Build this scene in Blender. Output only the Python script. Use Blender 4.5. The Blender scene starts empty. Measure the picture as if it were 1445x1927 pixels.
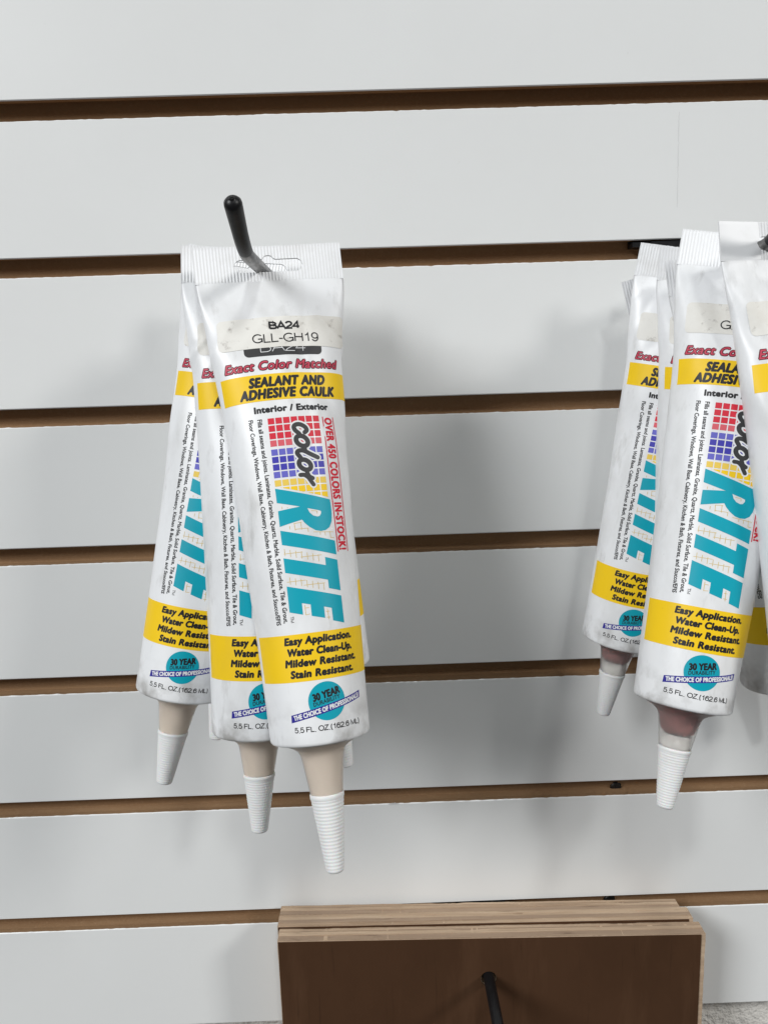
import bpy, bmesh, math, random
import numpy as np
from mathutils import Vector, Matrix, geometry

# ------------------------------------------------------------------ camera, light, exposure
SC = bpy.context.scene
COL = SC.collection
CAMP = Vector((0.0, -0.43154, -0.13481))
PITCH, YAW, ROLL = 0.18365, 0.01014, -0.03179


def camera():
    cy, sy, cp, sp = math.cos(YAW), math.sin(YAW), math.cos(PITCH), math.sin(PITCH)
    fwd = Vector((sy * cp, cy * cp, -sp))
    right = Vector((cy, -sy, 0))
    up = right.cross(fwd)
    r = right * math.cos(ROLL) + up * math.sin(ROLL)
    u = -right * math.sin(ROLL) + up * math.cos(ROLL)
    cd = bpy.data.cameras.new("camera")
    cd.sensor_fit = 'VERTICAL'
    cd.sensor_height = 36.0
    cd.lens = 1500.0 / 1927.0 * 36.0
    cd.clip_start = 0.01
    cd.clip_end = 50
    o = bpy.data.objects.new("camera", cd)
    m = Matrix((r, u, -fwd)).transposed().to_4x4()
    m.translation = CAMP
    o.matrix_world = m
    COL.objects.link(o)
    SC.camera = o


camera()

world = bpy.data.worlds.new("World")
SC.world = world
world.use_nodes = True
bg = world.node_tree.nodes['Background']
bg.inputs['Color'].default_value = (0.93, 0.97, 1.0, 1)
bg.inputs['Strength'].default_value = 0.108


def area(name, loc, target, sx, sy, power, color=(1, 1, 1), spin=0.0):
    ld = bpy.data.lights.new(name, 'AREA')
    ld.shape = 'RECTANGLE'
    ld.size, ld.size_y = sx, sy
    ld.energy = power
    ld.color = color
    o = bpy.data.objects.new(name, ld)
    o.location = loc
    q = (Vector(target) - Vector(loc)).to_track_quat('-Z', 'Y')
    o.rotation_euler = q.to_euler()
    o.rotation_euler.rotate_axis('Z', spin)
    COL.objects.link(o)
    return o


area("ceiling_lamp_right", (4.4, -3.3, 2.95), (0.05, 0, -0.25), 1.05, 1.05, 140, (1.0, 0.985, 0.96))
area("ceiling_lamp_left", (-4.1, -3.9, 3.1), (0.05, 0, -0.25), 2.2, 2.2, 305, (0.975, 0.99, 1.0))
area("ceiling_lamp_front", (0.60, -3.2, 2.9), (0.05, 0, -0.25), 0.36, 0.36, 32, (0.98, 1.0, 0.985))

SC.view_settings.view_transform = 'Standard'
SC.view_settings.look = 'None'
SC.view_settings.gamma = 1.0
SC.view_settings.use_curve_mapping = False
SC.view_settings.exposure = 0.0
SC.cycles.max_bounces = 10
SC.cycles.transmission_bounces = 8


# ------------------------------------------------------------------ materials
def mat(name, color, rough=0.5, metal=0.0, **kw):
    m = bpy.data.materials.new(name)
    m.use_nodes = True
    b = m.node_tree.nodes['Principled BSDF']
    b.inputs['Base Color'].default_value = (*color, 1)
    b.inputs['Roughness'].default_value = rough
    b.inputs['Metallic'].default_value = metal
    for k, v in kw.items():
        b.inputs[k.replace('_', ' ')].default_value = v
    return m


def nodes(m):
    nt = m.node_tree
    return nt, nt.nodes['Principled BSDF'], lambda t: nt.nodes.new(t), lambda a, b: nt.links.new(a, b)


def noise_mix(m, terms, coords='Object', bump=None, rough_var=None):
    """base colour mottled by thresholded noises: terms = [(scale, lo, hi, colour, amount, stretch)]"""
    nt, b, N, Lk = nodes(m)
    tc = N('ShaderNodeTexCoord')
    oi = N('ShaderNodeObjectInfo')
    mul = N('ShaderNodeMath')
    mul.operation = 'MULTIPLY'
    mul.inputs[1].default_value = 37.0
    Lk(oi.outputs['Random'], mul.inputs[0])
    last = None
    base = tuple(b.inputs['Base Color'].default_value)
    for (scale, lo, hi, colr, amt, stretch) in terms:
        mp = N('ShaderNodeMapping')
        mp.inputs['Scale'].default_value = stretch
        Lk(tc.outputs[coords], mp.inputs['Vector'])
        no = N('ShaderNodeTexNoise')
        no.noise_dimensions = '4D'
        no.inputs['Scale'].default_value = scale
        no.inputs['Detail'].default_value = 5
        no.inputs['Roughness'].default_value = 0.62
        Lk(mp.outputs[0], no.inputs['Vector'])
        Lk(mul.outputs[0], no.inputs['W'])
        mr = N('ShaderNodeMapRange')
        mr.inputs['From Min'].default_value = lo
        mr.inputs['From Max'].default_value = hi
        mr.inputs['To Max'].default_value = amt
        Lk(no.outputs[0], mr.inputs['Value'])
        mx = N('ShaderNodeMix')
        mx.data_type = 'RGBA'
        Lk(mr.outputs[0], mx.inputs[0])
        if last is None:
            mx.inputs[6].default_value = base
        else:
            Lk(last, mx.inputs[6])
        mx.inputs[7].default_value = (*colr, 1)
        last = mx.outputs[2]
    Lk(last, b.inputs['Base Color'])
    if bump:
        scale, strength, dist, stretch = bump
        mp = N('ShaderNodeMapping')
        mp.inputs['Scale'].default_value = stretch
        Lk(tc.outputs[coords], mp.inputs['Vector'])
        no = N('ShaderNodeTexNoise')
        no.inputs['Scale'].default_value = scale
        no.inputs['Detail'].default_value = 4
        Lk(mp.outputs[0], no.inputs['Vector'])
        bp = N('ShaderNodeBump')
        bp.inputs['Strength'].default_value = strength
        bp.inputs['Distance'].default_value = dist
        Lk(no.outputs[0], bp.inputs['Height'])
        Lk(bp.outputs[0], b.inputs['Normal'])
    return m


M_MEL = noise_mix(mat('white_melamine', (0.80, 0.81, 0.805), 0.29),
                  [(9, 0.45, 0.75, (0.76, 0.765, 0.76), 0.5, (1, 1, 1)),
                   (160, 0.70, 0.80, (0.62, 0.62, 0.60), 0.35, (1, 1, 1))],
                  bump=(900, 0.05, 0.0004, (1, 1, 1)))
M_SCUFF = mat('scuffed_foil', (0.69, 0.695, 0.69), 0.5)
M_MDF = noise_mix(mat('raw_fibreboard', (0.34, 0.212, 0.115), 0.85, Specular_IOR_Level=0.2),
                  [(60, 0.4, 0.7, (0.27, 0.155, 0.08), 0.7, (0.15, 1, 1)),
                   (700, 0.5, 0.75, (0.42, 0.28, 0.17), 0.5, (1, 1, 1))],
                  bump=(1500, 0.4, 0.0005, (1, 1, 1)))
M_BODY = noise_mix(mat('white_tube_plastic', (0.85, 0.86, 0.875), 0.36),
                   [(38, 0.47, 0.70, (0.60, 0.60, 0.59), 0.60, (1, 1, 0.5)),
                    (130, 0.57, 0.76, (0.40, 0.39, 0.37), 0.50, (1, 1, 0.35)),
                    (420, 0.69, 0.77, (0.16, 0.15, 0.14), 0.40, (1, 1, 1))],
                   bump=(120, 0.06, 0.0006, (1, 1, 0.6)))


def rim_dirt(m):
    """handling dirt rubbed into the lower rim of a tube"""
    nt, b, N, Lk = nodes(m)
    src = b.inputs['Base Color'].links[0].from_socket
    tc, sp, no, oi = N('ShaderNodeTexCoord'), N('ShaderNodeSeparateXYZ'), N('ShaderNodeTexNoise'), N('ShaderNodeObjectInfo')
    no.noise_dimensions = '4D'
    no.inputs['Scale'].default_value = 110
    no.inputs['Detail'].default_value = 6
    Lk(tc.outputs['Object'], sp.inputs[0])
    Lk(tc.outputs['Object'], no.inputs['Vector'])
    Lk(oi.outputs['Random'], no.inputs['W'])
    m1, m2, mu, mx = N('ShaderNodeMapRange'), N('ShaderNodeMapRange'), N('ShaderNodeMath'), N('ShaderNodeMix')
    m1.inputs['From Min'].default_value = -0.168
    m1.inputs['From Max'].default_value = -0.186
    m2.inputs['From Min'].default_value = 0.46
    m2.inputs['From Max'].default_value = 0.68
    mu.operation = 'MULTIPLY'
    Lk(sp.outputs[2], m1.inputs[0])
    Lk(no.outputs[0], m2.inputs[0])
    Lk(m1.outputs[0], mu.inputs[0])
    Lk(m2.outputs[0], mu.inputs[1])
    mx.data_type = 'RGBA'
    Lk(mu.outputs[0], mx.inputs[0])
    Lk(src, mx.inputs[6])
    mx.inputs[7].default_value = (0.36, 0.35, 0.335, 1)
    Lk(mx.outputs[2], b.inputs['Base Color'])


rim_dirt(M_BODY)
M_SEAL = noise_mix(mat('white_seal_plastic', (0.80, 0.81, 0.825), 0.38),
                   [(60, 0.5, 0.75, (0.58, 0.575, 0.56), 0.5, (1, 1, 1)),
                    (500, 0.70, 0.78, (0.12, 0.11, 0.10), 0.6, (1, 1, 0.5))])
M_STICK = noise_mix(mat('worn_paper_sticker', (0.80, 0.785, 0.74), 0.55),
                    [(55, 0.47, 0.70, (0.64, 0.61, 0.55), 0.6, (1, 1, 1)),
                     (190, 0.58, 0.72, (0.22, 0.19, 0.165), 0.7, (1, 1, 1))])
INK = dict(black=mat('ink_black', (0.018, 0.018, 0.02), 0.4), yellow=mat('ink_yellow', (0.94, 0.615, 0.012), 0.38),
           teal=mat('ink_teal', (0.0, 0.36, 0.47), 0.36), red=mat('ink_red', (0.68, 0.025, 0.05), 0.4),
           maroon=mat('ink_maroon', (0.10, 0.006, 0.014), 0.4), rose=mat('ink_rose', (0.58, 0.06, 0.105), 0.4),
           blue=mat('ink_blue', (0.055, 0.05, 0.42), 0.4), paleblue=mat('ink_pale_blue', (0.14, 0.14, 0.56), 0.4),
           palered=mat('ink_pale_red', (0.72, 0.12, 0.15), 0.4), paleyellow=mat('ink_pale_yellow', (0.85, 0.60, 0.10), 0.4),
           white=mat('ink_white', (0.82, 0.83, 0.84), 0.38), grey=mat('ink_charcoal', (0.045, 0.045, 0.047), 0.38),
           grid=mat('ink_grid_line', (0.70, 0.52, 0.20), 0.4), navy=mat('ink_navy', (0.03, 0.025, 0.28), 0.4))
INKN = list(INK)
for _m in INK.values():
    _m.node_tree.nodes['Principled BSDF'].inputs['Specular IOR Level'].default_value = 0.28
    _m.node_tree.nodes['Principled BSDF'].inputs['Roughness'].default_value = 0.46
for k in ('yellow', 'teal'):
    c0 = INK[k].node_tree.nodes['Principled BSDF'].inputs['Base Color'].default_value
    noise_mix(INK[k], [(90, 0.5, 0.8, tuple(min(1, x * 0.8 + 0.03) for x in c0[:3]), 0.5, (1, 1, 0.4)),
                       (380, 0.70, 0.78, (0.25, 0.2, 0.1), 0.4, (1, 1, 1))])
M_CAP = noise_mix(mat('white_cap_plastic', (0.84, 0.845, 0.84), 0.45, Subsurface_Weight=0.15, Subsurface_Scale=0.002),
                  [(120, 0.55, 0.8, (0.6, 0.59, 0.56), 0.3, (1, 1, 1))])
M_NOZ = mat('milky_nozzle_plastic', (0.97, 0.96, 0.94), 0.33, Transmission_Weight=0.88, IOR=1.12)
M_TAN = mat('tan_sealant', (0.82, 0.69, 0.57), 0.5)
M_CLR = mat('milky_nozzle_inside', (0.74, 0.72, 0.69), 0.6)
M_RED = mat('brown_red_sealant', (0.19, 0.036, 0.028), 0.5)
M_HOOK = noise_mix(mat('black_hook_coating', (0.008, 0.008, 0.009), 0.38, Specular_IOR_Level=0.32),
                   [(300, 0.55, 0.75, (0.03, 0.03, 0.03), 0.5, (1, 1, 1))], bump=(900, 0.15, 0.0003, (1, 1, 1)))
M_STEEL = noise_mix(mat('worn_hook_steel', (0.30, 0.29, 0.28), 0.38, 0.9),
                    [(250, 0.42, 0.62, (0.03, 0.03, 0.03), 0.9, (1, 0.25, 1))])
M_SCREW = mat('dark_screw_steel', (0.05, 0.048, 0.045), 0.4, 0.8)
M_PLY = noise_mix(mat('plywood_edge', (0.52, 0.39, 0.275), 0.85, Specular_IOR_Level=0.15),
                  [(28, 0.42, 0.66, (0.30, 0.20, 0.13), 0.75, (0.35, 9, 3)),
                   (70, 0.5, 0.7, (0.66, 0.52, 0.38), 0.6, (0.12, 6, 1)),
                   (160, 0.60, 0.74, (0.14, 0.09, 0.06), 0.6, (0.25, 3, 3))],
                  bump=(300, 0.6, 0.0008, (0.2, 1, 1)))
M_VEN = noise_mix(mat('dark_walnut_veneer', (0.070, 0.034, 0.0175), 0.8, Specular_IOR_Level=0.08),
                  [(26, 0.40, 0.68, (0.050, 0.024, 0.012), 0.6, (1, 1, 0.45)),
                   (60, 0.54, 0.74, (0.115, 0.060, 0.033), 0.45, (1, 1, 0.16)),
                   (420, 0.60, 0.75, (0.03, 0.016, 0.009), 0.5, (1, 1, 0.06))],
                  bump=(500, 0.12, 0.0003, (1, 1, 0.08)))
M_PLASTER = noise_mix(mat('rough_plaster', (0.80, 0.775, 0.73), 0.85),
                      [(70, 0.42, 0.66, (0.66, 0.635, 0.59), 0.7, (1, 1, 1)),
                       (240, 0.5, 0.75, (0.68, 0.65, 0.61), 0.6, (1, 1, 1))],
                      bump=(260, 0.9, 0.003, (1, 1, 1)))


# ------------------------------------------------------------------ object helpers
def mesh_obj(name, V, F, mats, fm=None, parent=None, smooth=False):
    me = bpy.data.meshes.new(name)
    me.from_pydata([tuple(map(float, v)) for v in V], [], [tuple(f) for f in F])
    for m in (mats if isinstance(mats, (list, tuple)) else [mats]):
        me.materials.append(m)
    if fm is not None:
        me.polygons.foreach_set('material_index', np.asarray(fm, dtype=np.int32))
    if smooth:
        me.polygons.foreach_set('use_smooth', np.ones(len(F), dtype=bool))
    me.update()
    o = bpy.data.objects.new(name, me)
    COL.objects.link(o)
    if parent:
        o.parent = parent
    return o


def empty(name, loc=(0, 0, 0)):
    o = bpy.data.objects.new(name, None)
    o.empty_display_size = 0.02
    o.location = loc
    COL.objects.link(o)
    return o


def tag(o, label, cat, group=None):
    o['label'] = label
    o['category'] = cat
    if group:
        o['group'] = group
    return o


def grid_faces(nr, nc, wrap=False, base=0):
    F = []
    for i in range(nr - 1):
        for j in range(nc if wrap else nc - 1):
            k = (j + 1) % nc
            F.append((base + i * nc + j, base + (i + 1) * nc + j, base + (i + 1) * nc + k, base + i * nc + k))
    return F


def lathe(profile, n=40):
    """profile [(r, w)] around the local tube axis; w counts downwards, in mm"""
    V = []
    for r, w in profile:
        for k in range(n):
            a = 2 * math.pi * k / n
            V.append((r * math.sin(a) / 1000, -r * math.cos(a) / 1000, -w / 1000))
    F = grid_faces(len(profile), n, True)
    return V, F


def sweep(path, radii, n=20):
    """round rod along a 3-D path, closed with domed ends"""
    P = [Vector(p) for p in path]
    V, F = [], []
    ref = Vector((1, 0, 0))
    for i, p in enumerate(P):
        t = (P[min(i + 1, len(P) - 1)] - P[max(i - 1, 0)]).normalized()
        u = (ref - t * ref.dot(t)).normalized()
        w = t.cross(u)
        for k in range(n):
            a = 2 * math.pi * k / n
            V.append(p + (u * math.cos(a) + w * math.sin(a)) * radii[i])
    F = grid_faces(len(P), n, True)
    F = [f[::-1] for f in F]
    V.append(P[0])
    V.append(P[-1])
    for k in range(n):
        F.append((len(V) - 2, k, (k + 1) % n))
        b = (len(P) - 1) * n
        F.append((len(V) - 1, b + (k + 1) % n, b + k))
    return V, F


# ------------------------------------------------------------------ slat wall
ZT = [0.0762, 0.0001, -0.0756, -0.1527, -0.22885, -0.3046, -0.3810, -0.45715]
ZB = [0.0666, -0.0095, -0.0852, -0.1623, -0.23838, -0.31448, -0.3903, -0.46639]
XL, XR, ZTOP, ZBOT = -0.62, 0.62, 0.36, -0.5347
DEP = 0.018


def slatwall():
    rnd = random.Random(4)
    root = empty('slatwall', (0, 0, 0))
    tag(root, 'white slatwall panel with brown fibreboard grooves filling the background', 'slatwall')
    # profile from top to bottom (y into the wall, z), material per segment: 0 white, 1 fibreboard
    prof = [(DEP, ZTOP, 0), (0, ZTOP, 0)]
    e = 0.0005
    jag = {}
    for zt, zb in zip([0.3048, 0.2286, 0.1524] + ZT, [0.2952, 0.219, 0.1428] + ZB):
        prof += [(0, zt + e, 0), (e, zt, 1), (0.0045, zt, 1), (0.0045, zt + 0.0035, 1), (0.0098, zt + 0.0035, 1),
                 (0.0098, zb - 0.0006, 1), (0.0046, zb - 0.0006, 1), (e * 0.9, zb, 0)]
        jag[len(prof) - 1] = 1
        jag[len(prof) - 2] = 1
        prof += [(0, zb - e, 0)]
    prof += [(0, ZBOT, 0), (DEP, ZBOT, 1)]
    nx = 620
    xs = np.linspace(XL, XR, nx)
    V, F, fm = [], [], []
    for i, (y, z, m) in enumerate(prof):
        for j, x in enumerate(xs):
            dz = 0
            if i in jag:
                dz = rnd.gauss(0, 0.00007)
                if rnd.random() < 0.03:
                    dz += rnd.choice((-1, 1)) * rnd.uniform(0.0001, 0.0003)
            V.append((x, y, z + dz))
    for i in range(len(prof) - 1):
        for j in range(nx - 1):
            F.append((i * nx + j, i * nx + j + 1, (i + 1) * nx + j + 1, (i + 1) * nx + j)[::-1])
            fm.append(prof[i][2])
    mesh_obj('slats', V, F, [M_MEL, M_MDF], fm, root)
    # screws sunk in the grooves
    for (x, z, s) in ((0.1390, -0.3905, 0.0036), (0.1368, -0.4668, 0.0038)):
        V, F = [], []
        for r, y in ((0.0, -0.0011), (0.55, -0.0011), (0.85, -0.0008), (1.0, 0.0), (1.0, 0.002)):
            for k in range(24):
                a = 2 * math.pi * k / 24
                V.append((x + s * r * math.cos(a), 0.0096 + y, z + s * r * math.sin(a)))
        F = grid_faces(5, 24, True)
        so = mesh_obj('screw', V, F, M_SCREW, None, root, True)
        V, F = [], []
        for ang in (0.5, 0.5 + math.pi / 2):
            c, sn = math.cos(ang), math.sin(ang)
            b = len(V)
            for (u, w) in ((-.62, -.09), (.62, -.09), (.62, .09), (-.62, .09)):
                V.append((x + s * (u * c - w * sn), 0.0096 - 0.00116 - 0.00001 * b, z + s * (u * sn + w * c)))
            F.append((b, b + 1, b + 2, b + 3))
        mesh_obj('screw_recess', V, F, INK['black'], None, so)
        # torn fibreboard round the screw
        V, F = [], []
        for q in range(26):
            a = rnd.uniform(0, 2 * math.pi)
            rr = s * rnd.uniform(0.95, 1.5)
            px, pz = x + rr * math.cos(a), z + rr * math.sin(a) * 0.8
            b = len(V)
            L = rnd.uniform(.0004, .0012)
            for d in (0, 2.1, 4.2):
                V.append((px + L * math.cos(a + d), 0.0096 - rnd.uniform(0.0001, 0.0008), pz + L * 0.6 * math.sin(a + d)))
            F.append((b, b + 1, b + 2))
        mesh_obj('torn_fibre', V, F, M_MDF, None, root)
    # a tuft of torn foil on a groove lip
    V, F = [(0.0046, -0.0002, -0.3906)], []
    for q in range(15):
        a, L = rnd.uniform(0, 3.14), rnd.uniform(0.0008, 0.0024)
        b = len(V)
        for d in (-.12, .12):
            V.append((0.0046 + L * 1.5 * math.cos(a + d), -0.0002 - rnd.uniform(0.0002, .0012), -0.3906 + L * 0.8 * math.sin(a + d)))
        F.append((0, b, b + 1))
    mesh_obj('torn_foil', V, F, M_MEL, None, root)
    # faint pencil-like scuff on an upper slat
    V, F = [], []
    for q in range(41):
        t = q / 40
        x, z = 0.1600 + .0007 * t + rnd.gauss(0, .00006), 0.0 - .014 - 0.046 * t
        w = .00013 + .00012 * math.sin(t * 9) ** 2
        V += [(x - w, -0.00004, z), (x + w, -0.00004, z)]
    F = [(2 * q, 2 * q + 2, 2 * q + 3, 2 * q + 1) for q in range(40)]
    mesh_obj('scuff_mark', V, F, M_SCUFF, None, root)


slatwall()


def back_wall():
    rnd = random.Random(9)
    n = 150
    xs = np.linspace(-0.62, 0.62, 260)
    zs = np.linspace(-0.75, 0.40, 200)
    V = []
    from mathutils import noise
    for z in zs:
        for x in xs:
            h = noise.noise(Vector((x * 90, z * 90, 3))) * 0.0012 + max(0, noise.noise(Vector((x * 190, z * 190, 8)))) * 0.0016
            V.append((x, DEP + 0.0035 - h, z))
    o = mesh_obj('wall', V, [f[::-1] for f in grid_faces(len(zs), len(xs))], M_PLASTER, None, None, True)
    o['kind'] = 'structure'
    o['label'] = 'rough grey plaster wall showing below the slatwall panel'


back_wall()


# ------------------------------------------------------------------ hooks
def hook(label, x, zrod, k, width, length, tip_up, tip_out, droop=0.0, rr=0.0027, worn=True):
    root = empty('slatwall_hook', (x, 0, zrod))
    tag(root, label, 'hook', 'black slatwall hooks')
    zt, zb = ZT[k] - zrod, ZB[k] - zrod

    def box(V, F, x0, x1, y0, y1, z0, z1):
        b = len(V)
        V += [(x0, y0, z0), (x1, y0, z0), (x1, y1, z0), (x0, y1, z0), (x0, y0, z1), (x1, y0, z1), (x1, y1, z1), (x0, y1, z1)]
        F += [tuple(b + i for i in f) for f in ((0, 3, 2, 1), (4, 5, 6, 7), (0, 1, 5, 4), (1, 2, 6, 5), (2, 3, 7, 6), (3, 0, 4, 7))]
    V, F = [], []
    w = width / 2
    box(V, F, -0.013, 0.013, -0.0027, -0.0002, -0.008, zt - 0.0012)           # face plate below and in front of the groove
    box(V, F, -w, w, -0.0002, 0.0082, zt - 0.0036, zt - 0.0012)       # shelf going into the groove
    box(V, F, -w, w, 0.0062, 0.0082, zt - 0.0012, zt + 0.0028)        # lip behind the slat
    mesh_obj('bracket', V, F, M_HOOK, None, root)
    path, rad = [], []
    n = 14
    for i in range(n + 1):
        t = i / n
        path.append((0, -0.002 - (length - 0.011) * t, -droop * t))
        rad.append(rr)
    # bend and raised tip
    y1, z1 = -length, -droop
    ang = math.atan2(tip_up, tip_out)
    d = Vector((0, -math.cos(ang), math.sin(ang)))
    base = Vector((0, y1, z1))
    for t in (0.15, 0.3, 0.45, 0.6, 0.75, 0.9):
        a = Vector((0, -0.002 - (length - 0.011), -droop))
        c = base + d * 0.011
        path.append(tuple(a * (1 - t) ** 2 + base * 2 * t * (1 - t) + c * t * t))
        rad.append(rr + 0.0002 * t)
    tl = math.hypot(tip_up, tip_out)
    for t in np.linspace(0.011, tl - 0.0026, 7):
        path.append(tuple(base + d * float(t)))
        rad.append(rr + 0.0002 + 0.0004 * min(1, max(0, (t - 0.011) / 0.016)))
    for a in (0.35, 0.7, 0.9, 0.985):
        path.append(tuple(base + d * (tl - 0.0026 + 0.0028 * a)))
        rad.append((rr + 0.0006) * math.sqrt(max(0.0, 1 - a * a)))
    V, F = sweep(path, rad, 24)
    fm = []
    for f in F:
        yy = sum(V[i][1] for i in f) / len(f)
        fm.append(1 if yy > -length + 0.001 else 0)
    rod = mesh_obj('rod', V, F, [M_HOOK, M_STEEL if worn else M_HOOK], fm, root, True)
    return root


hook('black hook holding the left bunch of tubes, its upturned tip rising above them', -0.0455, -0.0940, 2, 0.030, 0.1210, 0.0150, 0.0230, -0.0012)
hook('black hook at the right edge of the photo, poking through the right bunch of tubes', 0.1600, -0.0930, 2, 0.044, 0.1050, 0.0230, 0.0270)
hook('thin black hook coming out of the hole in the dark wooden board', 0.0555, -0.4820, 7, 0.030, 0.1600, 0.018, 0.020, 0.0, 0.0031, False)


# ------------------------------------------------------------------ wooden boards
def board(label, x0, x1, ztl, ztr, y0, y1, hole, seed):
    """plywood panel between depths y0 (front) and y1 (back); hole = (x, z, r)"""
    rnd = random.Random(seed)
    cx = (x0 + x1) / 2
    root = empty('wooden_board', (cx, y1, ztl - 0.16))
    tag(root, label, 'wooden board', 'drilled wooden boards on the bottom hook')
    H = 0.16
    hx, hz, hr = hole
    n = 48
    # outline of front face in x,z with ragged top edge, radial fan between outline and hole
    outl = []
    m = 160
    for i in range(m + 1):
        t = i / m
        outl.append((x0 + (x1 - x0) * t, ztl + (ztr - ztl) * t + (rnd.gauss(0, 0.00012) if 0 < i < m else 0)))
    for i in range(1, 30):
        outl.append((x1 + rnd.gauss(0, .00006), ztr - H * i / 30))
    outl.append((x1, ztr - H))
    for i in range(1, 40):
        outl.append((x1 + (x0 - x1) * i / 40, ztr - H + (ztl - ztr) * i / 40))
    outl.append((x0, ztl - H))
    for i in range(1, 30):
        outl.append((x0 + rnd.gauss(0, .00006), ztl - H + H * i / 30))
    N = len(outl)
    L0 = Vector((cx, y1, ztl - 0.16))
    V, F, fm = [], [], []
    for y in (y0, y1):
        for (x, z) in outl:
            V.append(Vector((x, y, z)) - L0)
        for k in range(n):
            a = 2 * math.pi * k / n
            V.append(Vector((hx + hr * math.cos(a), y, hz + hr * math.sin(a))) - L0)
    S = N + n
    tess = geometry.tessellate_polygon([[Vector((p[0], p[1], 0)) for p in outl],
                                        [Vector((V[N + k].x + L0.x, V[N + k].z + L0.z, 0)) for k in range(n)]])
    for f in tess:
        F.append((f[0], f[1], f[2]))
        fm.append(0)
        F.append((S + f[2], S + f[1], S + f[0]))
        fm.append(0)
    for i in range(N):
        j = (i + 1) % N
        F.append((i, j, S + j, S + i))
        fm.append(0)
    for k in range(n):
        l = (k + 1) % n
        F.append((N + l, N + k, S + N + k, S + N + l))
        fm.append(0)
    me = mesh_obj('core', V, F, [M_PLY], fm, root)
    # ply layers showing as thin recessed / raised strips on the top edge
    T = y1 - y0
    V, F, fm = [], [], []
    lay = [0, .40, .66, .80, 1.0]
    if seed == 2:
        lay = [0, .22, .52, .78, 1.0]
    for q in range(4):
        ya = y0 + 0.0001 + (T - 0.0002) * lay[q]
        yb = y0 + 0.0001 + (T - 0.0002) * lay[q + 1]
        h = (0.00025, 0.00055, 0.0002, 0.0004)[q] + rnd.uniform(0, .0001)
        ph = [rnd.uniform(0, 6.28) for _ in range(4)]
        b = len(V)
        nn = 150
        for i in range(nn + 1):
            t = i / nn
            x = x0 + 0.0004 + (x1 - x0 - 0.0008) * t
            z = ztl + (ztr - ztl) * t
            hh = h + 0.00007 * math.sin(t * 23 + ph[0]) + 0.00006 * math.sin(t * 61 + ph[1]) + rnd.gauss(0, 0.00003)
            dip = max(0.0, math.sin(t * 9 + ph[2]) * math.sin(t * 17 + ph[3]) - .72)
            hh = max(0.00006, hh - dip * 0.0022)
            V += [Vector((x, ya, z - 0.0003)) - L0, Vector((x, ya, z + hh)) - L0, Vector((x, yb, z + hh)) - L0, Vector((x, yb, z - 0.0003)) - L0]
        for i in range(nn):
            for r in range(3):
                F.append((b + i * 4 + r, b + (i + 1) * 4 + r, b + (i + 1) * 4 + r + 1, b + i * 4 + r + 1)[::-1])
                fm.append((1, 0, 1, 0)[q] if seed != 2 else (0, 1, 0, 0)[q])
    mesh_obj('ply_layers', V, F, [M_PLY, M_PLY2], fm, root)
    # dark veneer sheet on the front, a hair smaller than the core
    V, F = [], []
    g = 0.0004
    outv = [(min(max(x, x0 + g), x1 - 0.0026), min(z, (ztl + (ztr - ztl) * (x - x0) / (x1 - x0)) - g)) for x, z in outl]
    for y in (y0 - 0.0006, y0 - 0.00002):
        for (x, z) in outv:
            V.append(Vector((x, y, z)) - L0)
        for k in range(n):
            a = 2 * math.pi * k / n
            V.append(Vector((hx + (hr + .0002) * math.cos(a), y, hz + (hr + .0002) * math.sin(a))) - L0)
    for f in tess:
        F.append((f[0], f[1], f[2]))
    for i in range(N):
        j = (i + 1) % N
        F.append((i, j, S + j, S + i))
    for k in range(n):
        l = (k + 1) % n
        F.append((N + l, N + k, S + N + k, S + N + l))
    mesh_obj('veneer_face', V, F, M_VEN, None, root)


M_PLY2 = noise_mix(mat('plywood_dark_layer', (0.34, 0.245, 0.175), 0.85, Specular_IOR_Level=0.15),
                   [(45, 0.46, 0.70, (0.46, 0.34, 0.24), 0.7, (0.2, 4, 2)),
                    (130, 0.58, 0.72, (0.12, 0.075, 0.05), 0.6, (0.25, 3, 3))])
HO = (0.0555, -0.4833, 0.0044)
board('dark brown wooden board at the front of the stack, hook through its hole', -0.0640, 0.1797, -0.4545, -0.4602, -0.0310, -0.0212, HO, 1)
board('middle wooden board of the stack, mostly hidden behind the front board', -0.0650, 0.1765, -0.4530, -0.4580, -0.0208, -0.0115, HO, 2)
board('rearmost wooden board of the stack, against the slatwall', -0.0648, 0.1728, -0.4530, -0.4585, -0.0111, -0.0032, (0.0555, -0.4833, 0.0044), 3)


# ------------------------------------------------------------------ tube surface (millimetres)
R0, LEN = 19.5, 184.6
PER = 2 * math.pi * R0
VK = np.array([0, .06, .1, .2, .35, .55, .77, .92, 1.0])
GK = np.array([.035, .24, .37, .585, .72, .835, .93, .98, 1.0])


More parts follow.
